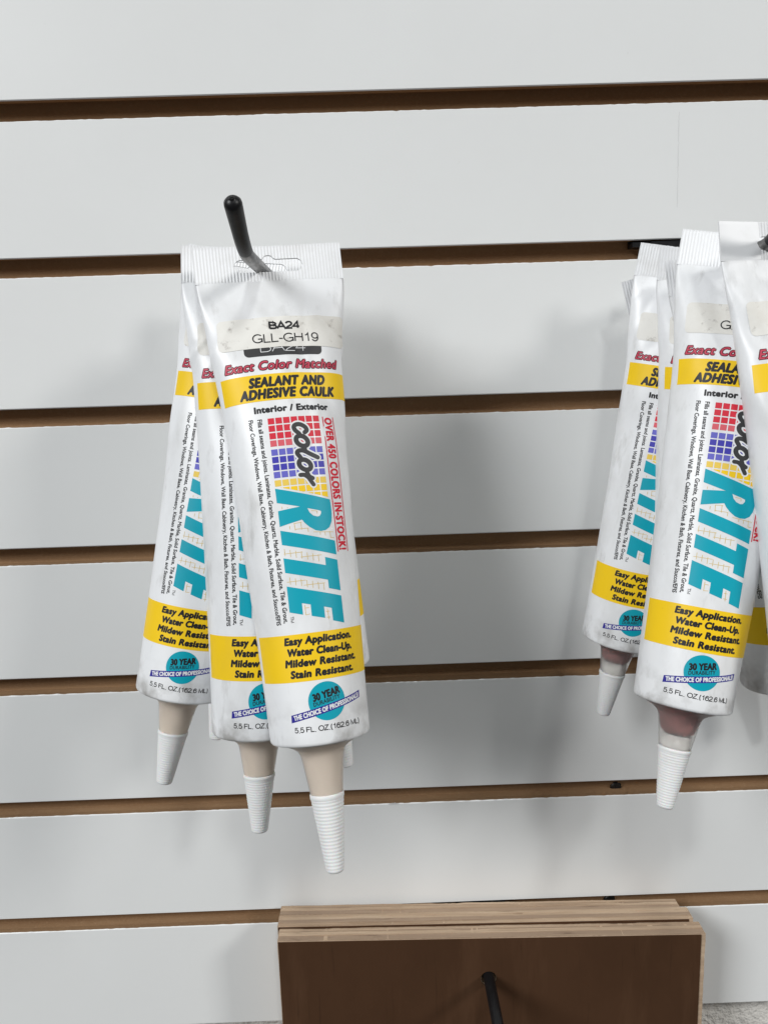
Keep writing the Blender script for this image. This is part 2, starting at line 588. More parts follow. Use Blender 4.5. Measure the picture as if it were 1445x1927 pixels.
def _tables():
    VT = np.linspace(0, LEN, 160)
    B = R0 * np.interp(VT / LEN, VK, GK)
    k = np.exp(-np.linspace(-2, 2, 13) ** 2)
    k /= k.sum()
    B = np.convolve(np.pad(B, 6, mode='edge'), k, 'valid')

    def per(a, b):
        h = ((a - b) / (a + b)) ** 2
        return np.pi * (a + b) * (1 + 3 * h / (10 + np.sqrt(4 - 3 * h)))
    lo, hi = np.full_like(B, R0 * .99), np.full_like(B, R0 * 1.62)
    for _ in range(40):
        m = (lo + hi) / 2
        big = per(m, B) > PER
        hi, lo = np.where(big, m, hi), np.where(big, lo, m)
    A = (lo + hi) / 2
    TH = np.linspace(-np.pi, np.pi, 721)
    SG = np.linspace(-PER / 2, PER / 2, 361)
    TT = []
    for a, b in zip(A, B):
        x, y = a * np.sin(TH), b * np.cos(TH)
        d = np.r_[0, np.cumsum(np.hypot(np.diff(x), np.diff(y)))]
        TT.append(np.interp(SG, d / d[-1] * PER - PER / 2, TH))
    return A, B, np.array(TT)


AT, BT, TT = _tables()


def make_disp(seed, amount):
    r = np.random.RandomState(seed)
    bumps = [(r.uniform(-26, 26), r.uniform(6, 70), r.uniform(5, 12), r.uniform(8, 20), r.uniform(-1, 1) * 0.9 * amount, r.uniform(-.6, .6)) for _ in range(9)]
    ridges = [(r.uniform(-24, 24), r.uniform(4, 22), r.uniform(-1.1, 1.1), r.uniform(1.3, 2.6), r.uniform(.25, .6) * amount * r.choice((-1, 1)), r.uniform(10, 24)) for _ in range(7)]
    low = [(r.uniform(-30, 30), r.uniform(70, 170), r.uniform(6, 12), r.uniform(12, 30), r.uniform(-.22, .18) * amount, 0) for _ in range(6)]

    def f(s, v):
        d = np.zeros_like(s)
        for (s0, v0, ws, wv, h, sh) in bumps + low:
            u = (s - s0) + sh * (v - v0)
            d += h * np.exp(-(u / ws) ** 2 - ((v - v0) / wv) ** 2)
        for (s0, v0, sl, w, h, ln) in ridges:
            u = (s - s0) - sl * (v - v0)
            d += h * np.exp(-(u / w) ** 2 - ((v - v0 - 8) / ln) ** 2)
        fade = np.clip(v / 8, 0, 1) * np.clip((LEN - v) / 12, 0, 1)
        return d * fade
    return f


def surf(s, v, off, disp):
    """tube surface point(s) in local metres: x right, y back, z up"""
    s = np.asarray(s, float)
    v = np.asarray(v, float)
    vi = np.clip(v / LEN * 159, 0, 158.999)
    i = vi.astype(int)
    f = vi - i
    si = np.clip((s + PER / 2) / PER * 360, 0, 359.999)
    j = si.astype(int)
    g = si - j
    th = (TT[i, j] * (1 - g) + TT[i, j + 1] * g) * (1 - f) + (TT[i + 1, j] * (1 - g) + TT[i + 1, j + 1] * g) * f
    a = AT[i] * (1 - f) + AT[i + 1] * f
    b = BT[i] * (1 - f) + BT[i + 1] * f
    nx, ny = np.sin(th) / a, np.cos(th) / b
    l = np.hypot(nx, ny)
    o = off + disp(s, v)
    return np.stack([(a * np.sin(th) + o * nx / l) / 1000, -(b * np.cos(th) + o * ny / l) / 1000, -v / 1000], -1)


# ------------------------------------------------------------------ flat artwork in label space (s to the right, v down, millimetres)
class Art:
    def __init__(self):
        self.V, self.F, self.M = [], [], []

    def add(self, verts, faces, ink, lift):
        b = len(self.V)
        self.V += [(p[0], p[1], p[2] if len(p) > 2 else lift) for p in verts]
        for f in faces:
            self.F.append(tuple(b + i for i in f))
            self.M.append(INKN.index(ink))

    def poly(self, outer, ink, lift, holes=()):
        loops = [[Vector((x, y, 0)) for x, y in outer]] + [[Vector((x, y, 0)) for x, y in h] for h in holes]
        flat = list(outer) + [p for h in holes for p in h]
        self.add(flat, geometry.tessellate_polygon(loops), ink, lift)

    def rect(self, s0, s1, v0, v1, ink, lift, r=0):
        if r <= 0:
            return self.poly([(s0, v0), (s1, v0), (s1, v1), (s0, v1)], ink, lift)
        pts = []
        for (cx, cy, a0) in ((s1 - r, v0 + r, -90), (s1 - r, v1 - r, 0), (s0 + r, v1 - r, 90), (s0 + r, v0 + r, 180)):
            for k in range(7):
                a = math.radians(a0 + 15 * k)
                pts.append((cx + r * math.cos(a), cy + r * math.sin(a)))
        self.poly(pts, ink, lift)

    def ribbon(self, pts, hw, ink, lift, closed=False, caps=True, step=0.0002):
        """stroke of half width hw along pts"""
        P = [Vector((p[0], p[1])) for p in pts]
        n = len(P)
        vs, fs = [], []
        for i in range(n):
            a = P[(i - 1) % n] if (closed or i > 0) else None
            c = P[(i + 1) % n] if (closed or i < n - 1) else None
            d1 = (P[i] - a).normalized() if a is not None else (c - P[i]).normalized()
            d2 = (c - P[i]).normalized() if c is not None else d1
            t = d1 + d2
            t = t.normalized() if t.length > 1e-6 else d1
            nn = Vector((-t.y, t.x))
            k = 1.0 / max(0.45, abs(nn.dot(Vector((-d1.y, d1.x)))))
            q = nn * hw * k
            vs += [(P[i].x + q.x, P[i].y + q.y, lift + step * i), (P[i].x - q.x, P[i].y - q.y, lift + step * i)]
        for i in range(n if closed else n - 1):
            j = (i + 1) % n
            fs.append((2 * i, 2 * i + 1, 2 * j + 1, 2 * j))
        if caps and not closed:
            for idx, e in ((0, 0), (n - 1, 1)):
                b = len(vs)
                ll = lift + step * (n + 2) + 0.001 * (e + 1)
                vs.append((P[idx].x, P[idx].y, ll))
                for k in range(18):
                    a = 2 * math.pi * k / 18
                    vs.append((P[idx].x + hw * math.cos(a), P[idx].y + hw * math.sin(a), ll))
                for k in range(18):
                    fs.append((b, b + 1 + k, b + 1 + (k + 1) % 18))
        self.add(vs, fs, ink, lift)

    def text(self, body, a, b, cap, ink, lift, bold=0.0, shear=0.0, spacing=1.0, res=3, copies=6):
        """line of type running from a to b (label space); cap = height of the capitals"""
        vs, fs, w, ch = glyphs(body, shear, spacing, res)
        A, B = Vector(a), Vector(b)
        d = B - A
        ln = d.length
        d.normalize()
        up = Vector((d.y, -d.x))
        kx, ky = ln / w, cap / ch
        offs = [(0, 0)] + ([(bold * math.cos(2 * math.pi * k / copies), bold * math.sin(2 * math.pi * k / copies)) for k in range(copies)] if bold else [])
        for q, (ox, oy) in enumerate(offs):
            self.add([(A.x + d.x * (x * kx) + up.x * y * ky + ox, A.y + d.y * (x * kx) + up.y * y * ky + oy, lift + 0.004 * q) for x, y in vs], fs, ink, lift)

    def split(self, ds=1.5, dv=8.0):
        bm = bmesh.new()
        vv = [bm.verts.new(p) for p in self.V]
        for f, m in zip(self.F, self.M):
            try:
                fc = bm.faces.new([vv[i] for i in f])
                fc.material_index = m
            except ValueError:
                pass
        s0, s1 = min(p[0] for p in self.V), max(p[0] for p in self.V)
        v0, v1 = min(p[1] for p in self.V), max(p[1] for p in self.V)
        for ax, lo, hi, st in ((0, s0, s1, ds), (1, v0, v1, dv)):
            x = math.ceil(lo / st) * st + 0.0137
            while x < hi:
                no = (1, 0, 0) if ax == 0 else (0, 1, 0)
                co = (x, 0, 0) if ax == 0 else (0, x, 0)
                bmesh.ops.bisect_plane(bm, geom=bm.verts[:] + bm.edges[:] + bm.faces[:], dist=1e-5, plane_co=co, plane_no=no)
                x += st
        bmesh.ops.triangulate(bm, faces=bm.faces[:])
        bm.verts.index_update()
        self.V = [tuple(v.co) for v in bm.verts]
        self.F = [tuple(v.index for v in f.verts) for f in bm.faces]
        self.M = [f.material_index for f in bm.faces]
        bm.free()
        return self

    def bake(self):
        # outward faces: s right, v down -> counter-clockwise seen from the front
        V = np.array(self.V)
        F = np.array(self.F, dtype=np.int64)
        a, b, c = V[F[:, 0]], V[F[:, 1]], V[F[:, 2]]
        area2 = (b[:, 0] - a[:, 0]) * (c[:, 1] - a[:, 1]) - (b[:, 1] - a[:, 1]) * (c[:, 0] - a[:, 0])
        flip = area2 > 0
        F[flip] = F[flip][:, ::-1]
        keep = np.abs(area2) > 1e-7
        self.VA, self.FA, self.MA = V, F[keep], np.array(self.M)[keep]
        return self


_GC = {}


def glyphs(body, shear, spacing, res):
    key = (body, shear, spacing, res)
    if key in _GC:
        return _GC[key]

    def make(t):
        cu = bpy.data.curves.new('type', 'FONT')
        cu.body = t
        cu.size = 1
        cu.shear = shear
        cu.space_character = spacing
        cu.resolution_u = res
        cu.fill_mode = 'FRONT'
        o = bpy.data.objects.new('type', cu)
        COL.objects.link(o)
        dg = bpy.context.evaluated_depsgraph_get()
        me = o.evaluated_get(dg).to_mesh()
        vs = [(v.co.x, v.co.y) for v in me.vertices]
        fs = [tuple(p.vertices) for p in me.polygons]
        o.evaluated_get(dg).to_mesh_clear()
        bpy.data.objects.remove(o)
        bpy.data.curves.remove(cu)
        return vs, fs
    if '_h' not in _GC:
        _GC['_h'] = 1
        hv, _ = glyphs('H', 0, 1, 2)[:2]
        _GC['_h'] = max(y for x, y in hv)
    vs, fs = make(body)
    x0 = min(x for x, y in vs)
    x1 = max(x for x, y in vs)
    _GC[key] = ([(x - x0, y) for x, y in vs], fs, x1 - x0, _GC['_h'])
    return _GC[key]


# --- plain grotesque capitals drawn as strokes, unit cap height; each glyph = (advance, [strokes])
def arc(cx, cy, rx, ry, a0, a1, n=14):
    return [(cx + rx * math.cos(math.radians(a0 + (a1 - a0) * k / n)), cy + ry * math.sin(math.radians(a0 + (a1 - a0) * k / n))) for k in range(n + 1)]


GLY = {
    'A': (.70, [[(.02, 0), (.35, 1), (.68, 0)], [(.14, .32), (.56, .32)]]),
    'B': (.68, [[(.08, 0), (.08, 1), (.36, 1)] + arc(.36, .765, .22, .235, 90, -90, 10) + [(.08, .53)], [(.08, .53), (.38, .53)] + arc(.38, .265, .25, .265, 90, -90, 10) + [(.08, 0)]]),
    '2': (.58, [arc(.28, .72, .23, .28, 175, -25, 12) + [(.40, .44), (.14, .20), (.04, 0), (.54, 0)]]),
    '4': (.58, [[(.42, 0), (.42, 1), (.03, .27), (.56, .27)]]),
    'G': (.78, [arc(.40, .5, .35, .5, 42, 330, 20) + [(.71, .44), (.42, .44)], [(.71, .44), (.71, .02)]]),
    'L': (.56, [[(.08, 1), (.08, 0), (.54, 0)]]),
    'H': (.72, [[(.08, 0), (.08, 1)], [(.64, 0), (.64, 1)], [(.08, .52), (.64, .52)]]),
    '1': (.58, [[(.14, .74), (.26, .80), (.36, 1), (.36, 0)]]),
    '9': (.58, [arc(.28, .67, .23, .33, 0, 360, 20), arc(.28, .5, .23, .5, 20, -75, 8) + [(.27, .0), (.14, .06), (.06, .2)]]),
    '6': (.58, [arc(.28, .33, .23, .33, 0, 360, 20), arc(.28, .5, .23, .5, 200, 105, 8) + [(.29, 1.0), (.42, .94), (.50, .8)]]),
    '5': (.58, [[(.50, 1), (.14, 1), (.08, .50)] + arc(.27, .33, .25, .33, 130, -155, 16)]),
    'F': (.62, [[(.08, 0), (.08, 1), (.58, 1)], [(.08, .52), (.52, .52)]]),
    'O': (.80, [arc(.40, .5, .35, .5, 0, 360, 26)]),
    'Z': (.62, [[(.06, 1), (.56, 1), (.03, 0), (.58, 0)]]),
    'M': (.84, [[(.08, 0), (.08, 1), (.42, .08), (.76, 1), (.76, 0)]]),
    'T': (.60, [[(.02, 1), (.58, 1)], [(.30, 1), (.30, 0)]]),
    '(': (.32, [arc(.42, .42, .32, .66, 125, 235, 10)]),
    ')': (.32, [arc(-.10, .42, .32, .66, 55, -55, 10)]),
    '-': (.36, [[(.04, .36), (.32, .36)]]),
    '.': (.26, [[(.13, -.04), (.13, .09)]]),
    ' ': (.28, []),
}


def strokes(art, body, a, b, cap, wt, ink, lift):
    adv = sum(GLY[c][0] for c in body)
    A, B = Vector(a), Vector(b)
    d = (B - A)
    kx = d.length / adv
    d.normalize()
    up = Vector((d.y, -d.x))
    x = 0
    for c in body:
        w, ss = GLY[c]
        for q, st in enumerate(ss):
            pts = [A + d * ((x + px) * kx) + up * ((wt + py * (cap - 2 * wt)) if c not in '().' else py * cap) for px, py in st]
            closed = len(pts) > 3 and (pts[0] - pts[-1]).length < 1e-4
            if closed:
                pts = pts[:-1]
            art.ribbon([(p.x, p.y) for p in pts], wt, ink, lift + .004 * q, closed, False)
        x += w


LC = 2.4      # the traced artwork sits 2.4 mm to the right of the tube's own front line


def X(p):
    return (p[0] - LC, p[1])


def XS(pts):
    return [X(p) for p in pts]


def clip_half(poly, fn):
    out = []
    for i in range(len(poly)):
        p, q = poly[i], poly[(i + 1) % len(poly)]
        fp, fq = fn(p), fn(q)
        if fp <= 0:
            out.append(p)
        if (fp < 0 < fq) or (fq < 0 < fp):
            t = fp / (fp - fq)
            out.append((p[0] + (q[0] - p[0]) * t, p[1] + (q[1] - p[1]) * t))
    return out


BL = 0.06
ART = {}


def build_art():
    # upper and lower yellow bands
    u = Art()
    u.rect(-28.2, 28.2, 42.25, 53.2, 'yellow', BL)
    ART['band_top'] = u
    t = Art()
    t.text('SEALANT AND', X((-13.6, 47.3)), X((17.0, 47.25)), 3.65, 'black', BL + .04, 0.36, .22, 1.12)
    t.text('ADHESIVE CAULK', X((-17.7, 52.1)), X((21.1, 52.1)), 3.65, 'black', BL + .04, 0.36, .22, 1.12)
    ART['band_top_text'] = t
    u = Art()
    u.rect(-27.6, 27.6, 144.4, 162.0, 'yellow', BL)
    ART['band_low'] = u
    t = Art()
    for s0, s1, v, tx in ((-11.2, 15.8, 148.15, 'Easy Application.'), (-10.3, 15.4, 152.3, 'Water Clean-Up.'), (-11.8, 17.0, 156.35, 'Mildew Resistant.'), (-10.1, 14.9, 160.45, 'Stain Resistant.')):
        t.text(tx, X((s0, v)), X((s1, v)), 2.55, 'black', BL + .04, 0.25, .14, 1.08)
    ART['band_low_text'] = t
    # slogan
    t = Art()
    t.text('Exact Color Matched', X((-22.9, 40.3)), X((24.4, 40.3)), 3.5, 'maroon', BL, 0.46, .28, 1.08)
    t.text('Exact Color Matched', X((-22.9, 40.3)), X((24.4, 40.3)), 3.5, 'rose', BL + .045, 0.09, .28, 1.08, copies=4)
    ART['slogan'] = t
    # chart of colour squares with the brush script and the big capitals
    g = Art()
    top = lambda s: 88.36 + (s + 8.14) * (94.39 - 88.36) / 21.12
    c0, pw, cw = -8.0, 2.965, 2.5
    for (v0, n, inks) in ((60.5, 4, ('red', 'red', 'red', 'palered')), (73.0, 4, ('paleblue', 'blue', 'blue', 'paleblue')), (85.2, 4, ('paleyellow', 'yellow', 'yellow', 'yellow'))):
        for r in range(n):
            for c in range(7):
                sa, va = c0 + pw * c, v0 + 2.97 * r
                cell = [(sa, va), (sa + cw, va), (sa + cw, va + 2.45), (sa, va + 2.45)]
                if v0 > 80:
                    cell = clip_half(cell, lambda p: p[1] - top(p[0]) + 0.75)
                if len(cell) >= 3:
                    g.poly(XS(cell), inks[r], BL)
    R = [(-8.14, 88.36), (12.98, 94.39), (13.12, 97.2), (13.05, 100.04), (12.61, 103.0), (11.37, 105.25), (9.57, 106.32), (7.57, 106.51), (5.48, 106.0), (3.33, 104.55), (1.69, 102.9), (0.76, 101.44), (-7.96, 103.3), (-7.97, 97.2), (0.61, 96.33), (-8.06, 94.02)]
    Rh = [(3.26, 97.19), (7.13, 98.2), (8.54, 98.7), (8.54, 99.56), (7.79, 100.6), (6.82, 100.78), (5.22, 100.24), (3.97, 98.98)]
    g.poly(XS(R), 'teal', BL + .006, [XS(Rh)])
    g.poly(XS([(-7.96, 104.78), (13.09, 110.64), (13.11, 116.08), (-7.9, 110.3)]), 'teal', BL + .006)
    g.poly(XS([(-7.93, 115.4), (7.95, 119.78), (8.04, 116.61), (13.2, 118.12), (13.2, 129.98), (8.15, 128.62), (8.14, 125.4), (-7.9, 121.0)]), 'teal', BL + .006)
    g.poly(XS([(-7.88, 126.17), (13.21, 131.98), (13.22, 142.35), (8.34, 140.95), (8.32, 136.18), (5.28, 135.3), (5.25, 139.6), (0.28, 138.24), (0.3, 133.93), (-2.89, 133.05), (-2.93, 137.4), (-7.9, 136.0)]), 'teal', BL + .006)
    # fine grid lines between the capitals
    hl = 0.10
    for (v1, v2, sA, sB) in ((110.9, 115.0, -7.2, 7.0), (121.6, 125.8, -6.4, 7.6)):
        m = 0.276
        k = 0
        s = sA
        while s < sB:
            mid = (v1 + v2) / 2 + m * (s + 7.9) + .1
            g.ribbon(XS([(s, mid - 1.35), (s, mid + 1.35)]), hl, 'grid', BL + .003, False, False)
            s += 2.1
        for (a, b, dv) in ((-7.6, -.4, .3), (-1.4, 6.8, 2.3)):
            vv = (v1 + v2) / 2 + m * ((a + b) / 2 + 7.9) - .2
            g.ribbon(XS([(a, vv), (b, vv)]), hl, 'grid', BL + .004, False, False)
    for seg in ([(-6.3, 95.6), (-6.3, 96.6)], [(-4.2, 96.1), (-4.2, 96.4)], [(4.6, 98.3), (6.9, 98.6), (6.9, 99.6)], [(-4.2, 103.4), (-4.2, 104.7)], [(-2.4, 102.6), (-2.2, 105.3)],
                [(-2.6, 102.7), (.5, 102.4)], [(0.1, 102.4), (.2, 105.3)], [(-2.4, 104.9), (2.6, 104.9), (2.6, 106.4)], [(4.6, 106.6), (12.8, 107.2)], [(7.2, 107.0), (7.2, 107.9)],
                [(9.2, 107.0), (9.2, 108.4)], [(11.2, 106.8), (11.4, 109.3), (12.9, 109.4)], [(-1.9, 133.9), (-1.9, 137.6), (-.3, 137.4)], [(-1.9, 135), (-.4, 135)], [(6.5, 136.2), (6.7, 140.3)], [(5.9, 137.2), (7.3, 137.3)], [(5.9, 139.4), (7.3, 139.5)]):
        g.ribbon(XS(seg), hl, 'grid', BL + .005, False, False)

    def smooth(pts, n=5, closed=False):
        out = []
        m = len(pts)
        for i in range(m if closed else m - 1):
            p0, p1, p2, p3 = [Vector(pts[j % m]) if closed else Vector(pts[min(max(j, 0), m - 1)]) for j in (i - 1, i, i + 1, i + 2)]
            for k in range(n):
                t = k / n
                q = .5 * ((2 * p1) + (p2 - p0) * t + (2 * p0 - 5 * p1 + 4 * p2 - p3) * t * t + (3 * p1 - p0 - 3 * p2 + p3) * t ** 3)
                out.append((q.x, q.y))
        if not closed:
            out.append(tuple(pts[-1]))
        return out
    sc = [([(3.34, 67.2), (4.21, 66.33), (3.6, 64.94), (1.81, 63.88), (0.11, 63.9), (-0.71, 64.82), (-0.28, 66.17), (1.02, 67.51), (1.3, 68.3)], .88, False),
          ([(3.85, 72.12), (3.01, 72.63), (1.87, 72.6), (0.74, 72.02), (-0.09, 71.05), (-0.39, 69.96), (-0.1, 69.04), (0.72, 68.54), (1.85, 68.58), (2.99, 69.15), (3.83, 70.11), (4.15, 71.19)], .93, True),
          ([(2.6, 72.9), (2.81, 74.6)], .75, False),
          ([(7.4, 77.49), (4.62, 75.99), (2.02, 74.5), (0.14, 74.43), (-0.56, 75.33), (0.42, 76.97), (.9, 77.9)], .88, False),
          ([(3.92, 81.66), (3.09, 82.17), (1.95, 82.12), (0.82, 81.54), (0.0, 80.58), (-0.31, 79.5), (-0.02, 78.59), (0.8, 78.09), (1.93, 78.14), (3.07, 78.72), (3.91, 79.67), (4.23, 80.75)], .93, True),
          ([(-0.29, 84.05), (1.28, 84.18), (2.67, 85.32), (3.63, 86.9), (4.39, 88.13)], .82, False),
          ([(2.26, 82.6), (3.03, 84.68), (4.36, 85.62)], .82, False)]
    for q, (pts, hw, cl) in enumerate(sc):
        ps = smooth(pts, 5, cl)
        g.ribbon(ps, hw + .62, 'white', BL + .02 + q * .005, cl)
        g.ribbon(ps, hw, 'grey', BL + .075 + q * .007, cl)
    ART['logo'] = g
    # other lettering straight on the tube
    t = Art()
    t.text('Interior / Exterior', X((-12.7, 57.9)), X((17.3, 57.9)), 2.4, 'black', BL, .22, 0, 1.07)
    for sv in (14.1, 19.45):
        t.ribbon(XS([(sv, 60.9), (sv + .05, 115.0)]), .23, 'maroon' if sv > 100 else 'red', BL, False, False)
    t.text('OVER 450 COLORS IN-STOCK!', X((14.95, 61.4)), X((15.0, 114.2)), 3.45, 'red', BL, .24, 0, 1.12)
    ART['lettering'] = t.split(1.5, 9)
    f = Art()
    f.text('Fills all seams and joints. Laminates, Granite, Quartz, Marble, Solid Surface, Tile & Grout,', X((-12.0, 60.55)), X((-10.5, 139.8)), 1.72, 'black', BL, .085, 0, 1.0, 2, 3)
    f.text('Floor Coverings, Windows, Wall Base, Cabinetry, Kitchen & Bath, Fixtures, and Stucco/EFIS', X((-15.6, 60.3)), X((-13.6, 140.4)), 1.72, 'black', BL, .085, 0, 1.0, 2, 3)
    strokes(f, 'TM', X((-7.9, 137.6)), X((-7.9, 140.0)), 1.35, .10, 'black', BL)
    ART['volume_print'] = vp = Art()
    strokes(vp, '5.5 FL. OZ.(162.6 ML)', X((-11.1, 180.55)), X((15.6, 180.55)), 2.05, .165, 'black', BL)
    ART['small_print'] = f.split(3, 30)
    vp.split(1.4, 10)
    # round badge with ribbon
    b = Art()
    b.poly([(0 + 7.05 * math.cos(math.pi * k / 32), 170.0 + 7.1 * math.sin(math.pi * k / 32)) for k in range(64)], 'teal', BL)
    b.poly(XS([(-11.8, 174.0), (17.5, 168.5), (17.3, 171.15), (-12.0, 176.8)]), 'navy', BL + .012)
    b.text('30 YEAR', X((-2.6, 169.7)), X((7.6, 167.7)), 2.5, 'black', BL + .02, .2, .12, 1.03)
    b.text('DURABILITY', X((-2.7, 171.6)), X((7.55, 169.65)), 1.45, 'black', BL + .02, .04, .1, 1.05)
    b.text('THE CHOICE OF PROFESSIONALS!', X((-10.6, 175.95)), X((16.7, 170.8)), 1.62, 'white', BL + .03, .11, .12, 1.04)
    ART['badge'] = b
    for k in ('band_top', 'band_top_text', 'band_low', 'band_low_text', 'slogan', 'logo', 'badge'):
        ART[k].split(1.0 if 'band' in k else 1.4, 2.0 if 'top' in k or k == 'slogan' else 10)
    for k in ART:
        ART[k].bake()


build_art()


def sticker_art(kind):
    """paper sticker with its lettering, and the dark printed box below it"""
    st, tx, bx = Art(), Art(), Art()
    st.rect(-26.6, 26.9, 17.4, 31.0, 'white', BL + .08, 2.0)
    if kind == 'full':
        t2 = 28.95
        strokes(tx, 'BA24', X((-3.3, 23.25)), X((9.1, 23.4)), 3.65, .385, 'black', BL + .15)
        strokes(tx, 'GLL-GH19', X((-10.4, 28.85)), X((16.5, 29.1)), 4.05, .25, 'black', BL + .15)
        bx.rect(X((-14.3, 0))[0], X((17.3, 0))[0], 26.4, 34.6, 'grey', BL + .01, 2.0)
        bt = Art()
        strokes(bt, 'BA24', X((-8.2, 32.9)), X((10.6, 33.1)), 4.6, .13, 'white', BL + .02)
    else:
        strokes(tx, 'GLL-GH19', X((-10.4, 28.85)), X((16.5, 29.1)), 4.05, .25, 'black', BL + .15)
        bt = None
    out = dict(sticker=st, sticker_text=tx)
    if bt is not None:
        out['box'] = bx
        out['box_text'] = bt
    for k, a in out.items():
        a.split(1.0, 2.0).bake()
    return out


STK = {k: sticker_art(k) for k in ('full', 'plain')}


def print_on(name, art, loff, disp, parent, mats=None, lab=None):
    V = surf(art.VA[:, 0] + loff, art.VA[:, 1], art.VA[:, 2], disp)
    me = bpy.data.meshes.new(name)
    n, m = len(V), len(art.FA)
    me.vertices.add(n)
    me.vertices.foreach_set('co', V.astype(np.float32).ravel())
    me.loops.add(m * 3)
    me.loops.foreach_set('vertex_index', art.FA.astype(np.int32).ravel())
    me.polygons.add(m)
    me.polygons.foreach_set('loop_start', np.arange(0, m * 3, 3, dtype=np.int32))
    if mats is None:
        used = sorted(set(art.MA.tolist()))
        for u in used:
            me.materials.append(INK[INKN[u]])
        lut = np.zeros(len(INKN), dtype=np.int32)
        for i, u in enumerate(used):
            lut[u] = i
        me.polygons.foreach_set('material_index', lut[art.MA])
    else:
        me.materials.append(mats)
    me.update(calc_edges=True)
    me.validate()
    me.polygons.foreach_set('use_smooth', np.ones(len(me.polygons), dtype=bool))
    o = bpy.data.objects.new(name, me)
    COL.objects.link(o)
    o.parent = parent
    if lab:
        o['label'] = lab
    return o


def tube(label, top, bot, yaw, seed, loff, core, kind='plain', fill=.5, nk=1.0, crumple=1.0, rib_from=-1.0, bend=0.4, group='', nodding=0.0):
    top, bot = Vector(top), Vector(bot)
    a = bot - top
    ln = a.length
    a.normalize()
    x = Vector((1, 0, 0))
    x = (x - a * x.dot(a)).normalized()
    n = a.cross(x)
    if n.y > 0:
        n = -n
    xx = x * math.cos(yaw) + n * math.sin(yaw)
    nn = n * math.cos(yaw) - x * math.sin(yaw)
    root = empty('caulk_tube', top)
    m = Matrix((xx, -nn, -a)).transposed().to_4x4()
    m.translation = top
    root.matrix_world = m @ Matrix.Diagonal((1, 1, ln * 1000 / LEN, 1))
    tag(root, label, 'caulk tube', group)
    disp = make_disp(seed, crumple)
    rnd = random.Random(seed)
    # body
    vs = np.concatenate([np.linspace(0, 60, 44), np.linspace(62, LEN, 40)])
    ns = 120
    ss = np.linspace(-PER / 2, PER / 2, ns, endpoint=False)
    SS, VV = np.meshgrid(ss, vs)
    P = surf(SS.ravel(), VV.ravel(), 0, disp)
    V = [tuple(p) for p in P]
    F = grid_faces(len(vs), ns, True)
    rows = len(vs)
    for r, w in ((R0 - .12, LEN + .6), (R0 - .5, LEN + 1.15), (R0 - 1.1, LEN + 1.45), (R0 - 2.2, LEN + 1.5), (R0 - 2.6, LEN + .9)):
        for s in ss:
            t = s / R0
            V.append((r * math.sin(t) / 1000, -r * math.cos(t) / 1000, -w / 1000))
        rows += 1
    F = [f[::-1] for f in grid_faces(rows, ns, True)]
    F = [f[::-1] for f in F]
    body = mesh_obj('body', V, F, M_BODY, None, root, True)
    # crimped, ribbed seal with its hanging slot
    W = AT[0] - .05
    nr = 46
    xs = np.linspace(-W, W, nr * 4 + 1)
    V, F = [], []
    th = 0.42

    def slot(x):
        ax = abs(x)
        if ax >= 14:
            return -6.9, -6.9
        h = 2.75 if ax < 11.25 else math.sqrt(max(0, 2.75 ** 2 - (ax - 11.25) ** 2))
        return -6.9 - h - 1.7 * math.exp(-(x / 2.1) ** 4), -6.9 + h

    def depth(x, v):
        return bend * 1.6 * ((x / 30) ** 2 - .3) * (-v / 15) + .35 * bend * math.sin(x * .16 + seed) * (-v / 15) + nodding * v

    def pt(x, v, side):
        rib = 0.12 * math.cos(x / (2 * W) * nr * 2 * math.pi) if (x / W) > rib_from else 0.07
        if v > -.4 or v < -15.2:
            rib *= .2
        return (x / 1000, -(depth(x, v) + side * (th + rib * (1 if side > 0 else -1) * side)) / 1000 if False else -(depth(x, v) + side * th + rib) / 1000, -v / 1000)
    jit = [rnd.gauss(0, .05) for _ in xs]
    for part in (0, 1):
        nv = 8
        base = len(V)
        idx = {}
        for i, x_ in enumerate(xs):
            s0, s1 = slot(float(x_))
            lo, hi = ((-15.5 + jit[i], s0) if part == 0 else (s1, 0.15))
            for j in range(nv):
                v = lo + (hi - lo) * j / (nv - 1)
                for side in (1, -1):
                    idx[i, j, side] = len(V)
                    V.append(pt(float(x_), v, side))
        for i in range(len(xs) - 1):
            for j in range(nv - 1):
                F.append((idx[i, j, 1], idx[i, j + 1, 1], idx[i + 1, j + 1, 1], idx[i + 1, j, 1]))
                F.append((idx[i, j, -1], idx[i + 1, j, -1], idx[i + 1, j + 1, -1], idx[i, j + 1, -1]))
            inside = abs(xs[i]) < 14 or abs(xs[i + 1]) < 14
            if part == 0 or inside:
                F.append((idx[i, 0, 1], idx[i + 1, 0, 1], idx[i + 1, 0, -1], idx[i, 0, -1]))
            if part == 1 or inside:
                j = nv - 1
                F.append((idx[i, j, 1], idx[i, j, -1], idx[i + 1, j, -1], idx[i + 1, j, 1]))
        for i, sg in ((0, 1), (len(xs) - 1, -1)):
            for j in range(nv - 1):
                F.append((idx[i, j, 1], idx[i, j, -1], idx[i, j + 1, -1], idx[i, j + 1, 1])[::sg])
    mesh_obj('crimped_seal', V, F, M_SEAL, None, root)
    # nozzle, sealant inside, cap
    def NL(p, n):
        return lathe([(r, w if w < LEN + 5 else LEN + 5 + (w - LEN - 5) * nk) for r, w in p], n)

    prof = [(17.4, LEN + .9), (17.0, LEN + 1.6), (14.5, LEN + 2.6), (11.2, LEN + 4.2), (9.3, LEN + 5.8), (8.5, LEN + 7.6), (8.1, LEN + 10), (5.9, LEN + 26), (5.7, LEN + 30)]
    V, F = NL(prof, 48)
    noz = mesh_obj('nozzle', V, F, M_NOZ, None, root, True)
    k = .86
    inner = [(r * k - .1, w + .6) for r, w in prof]
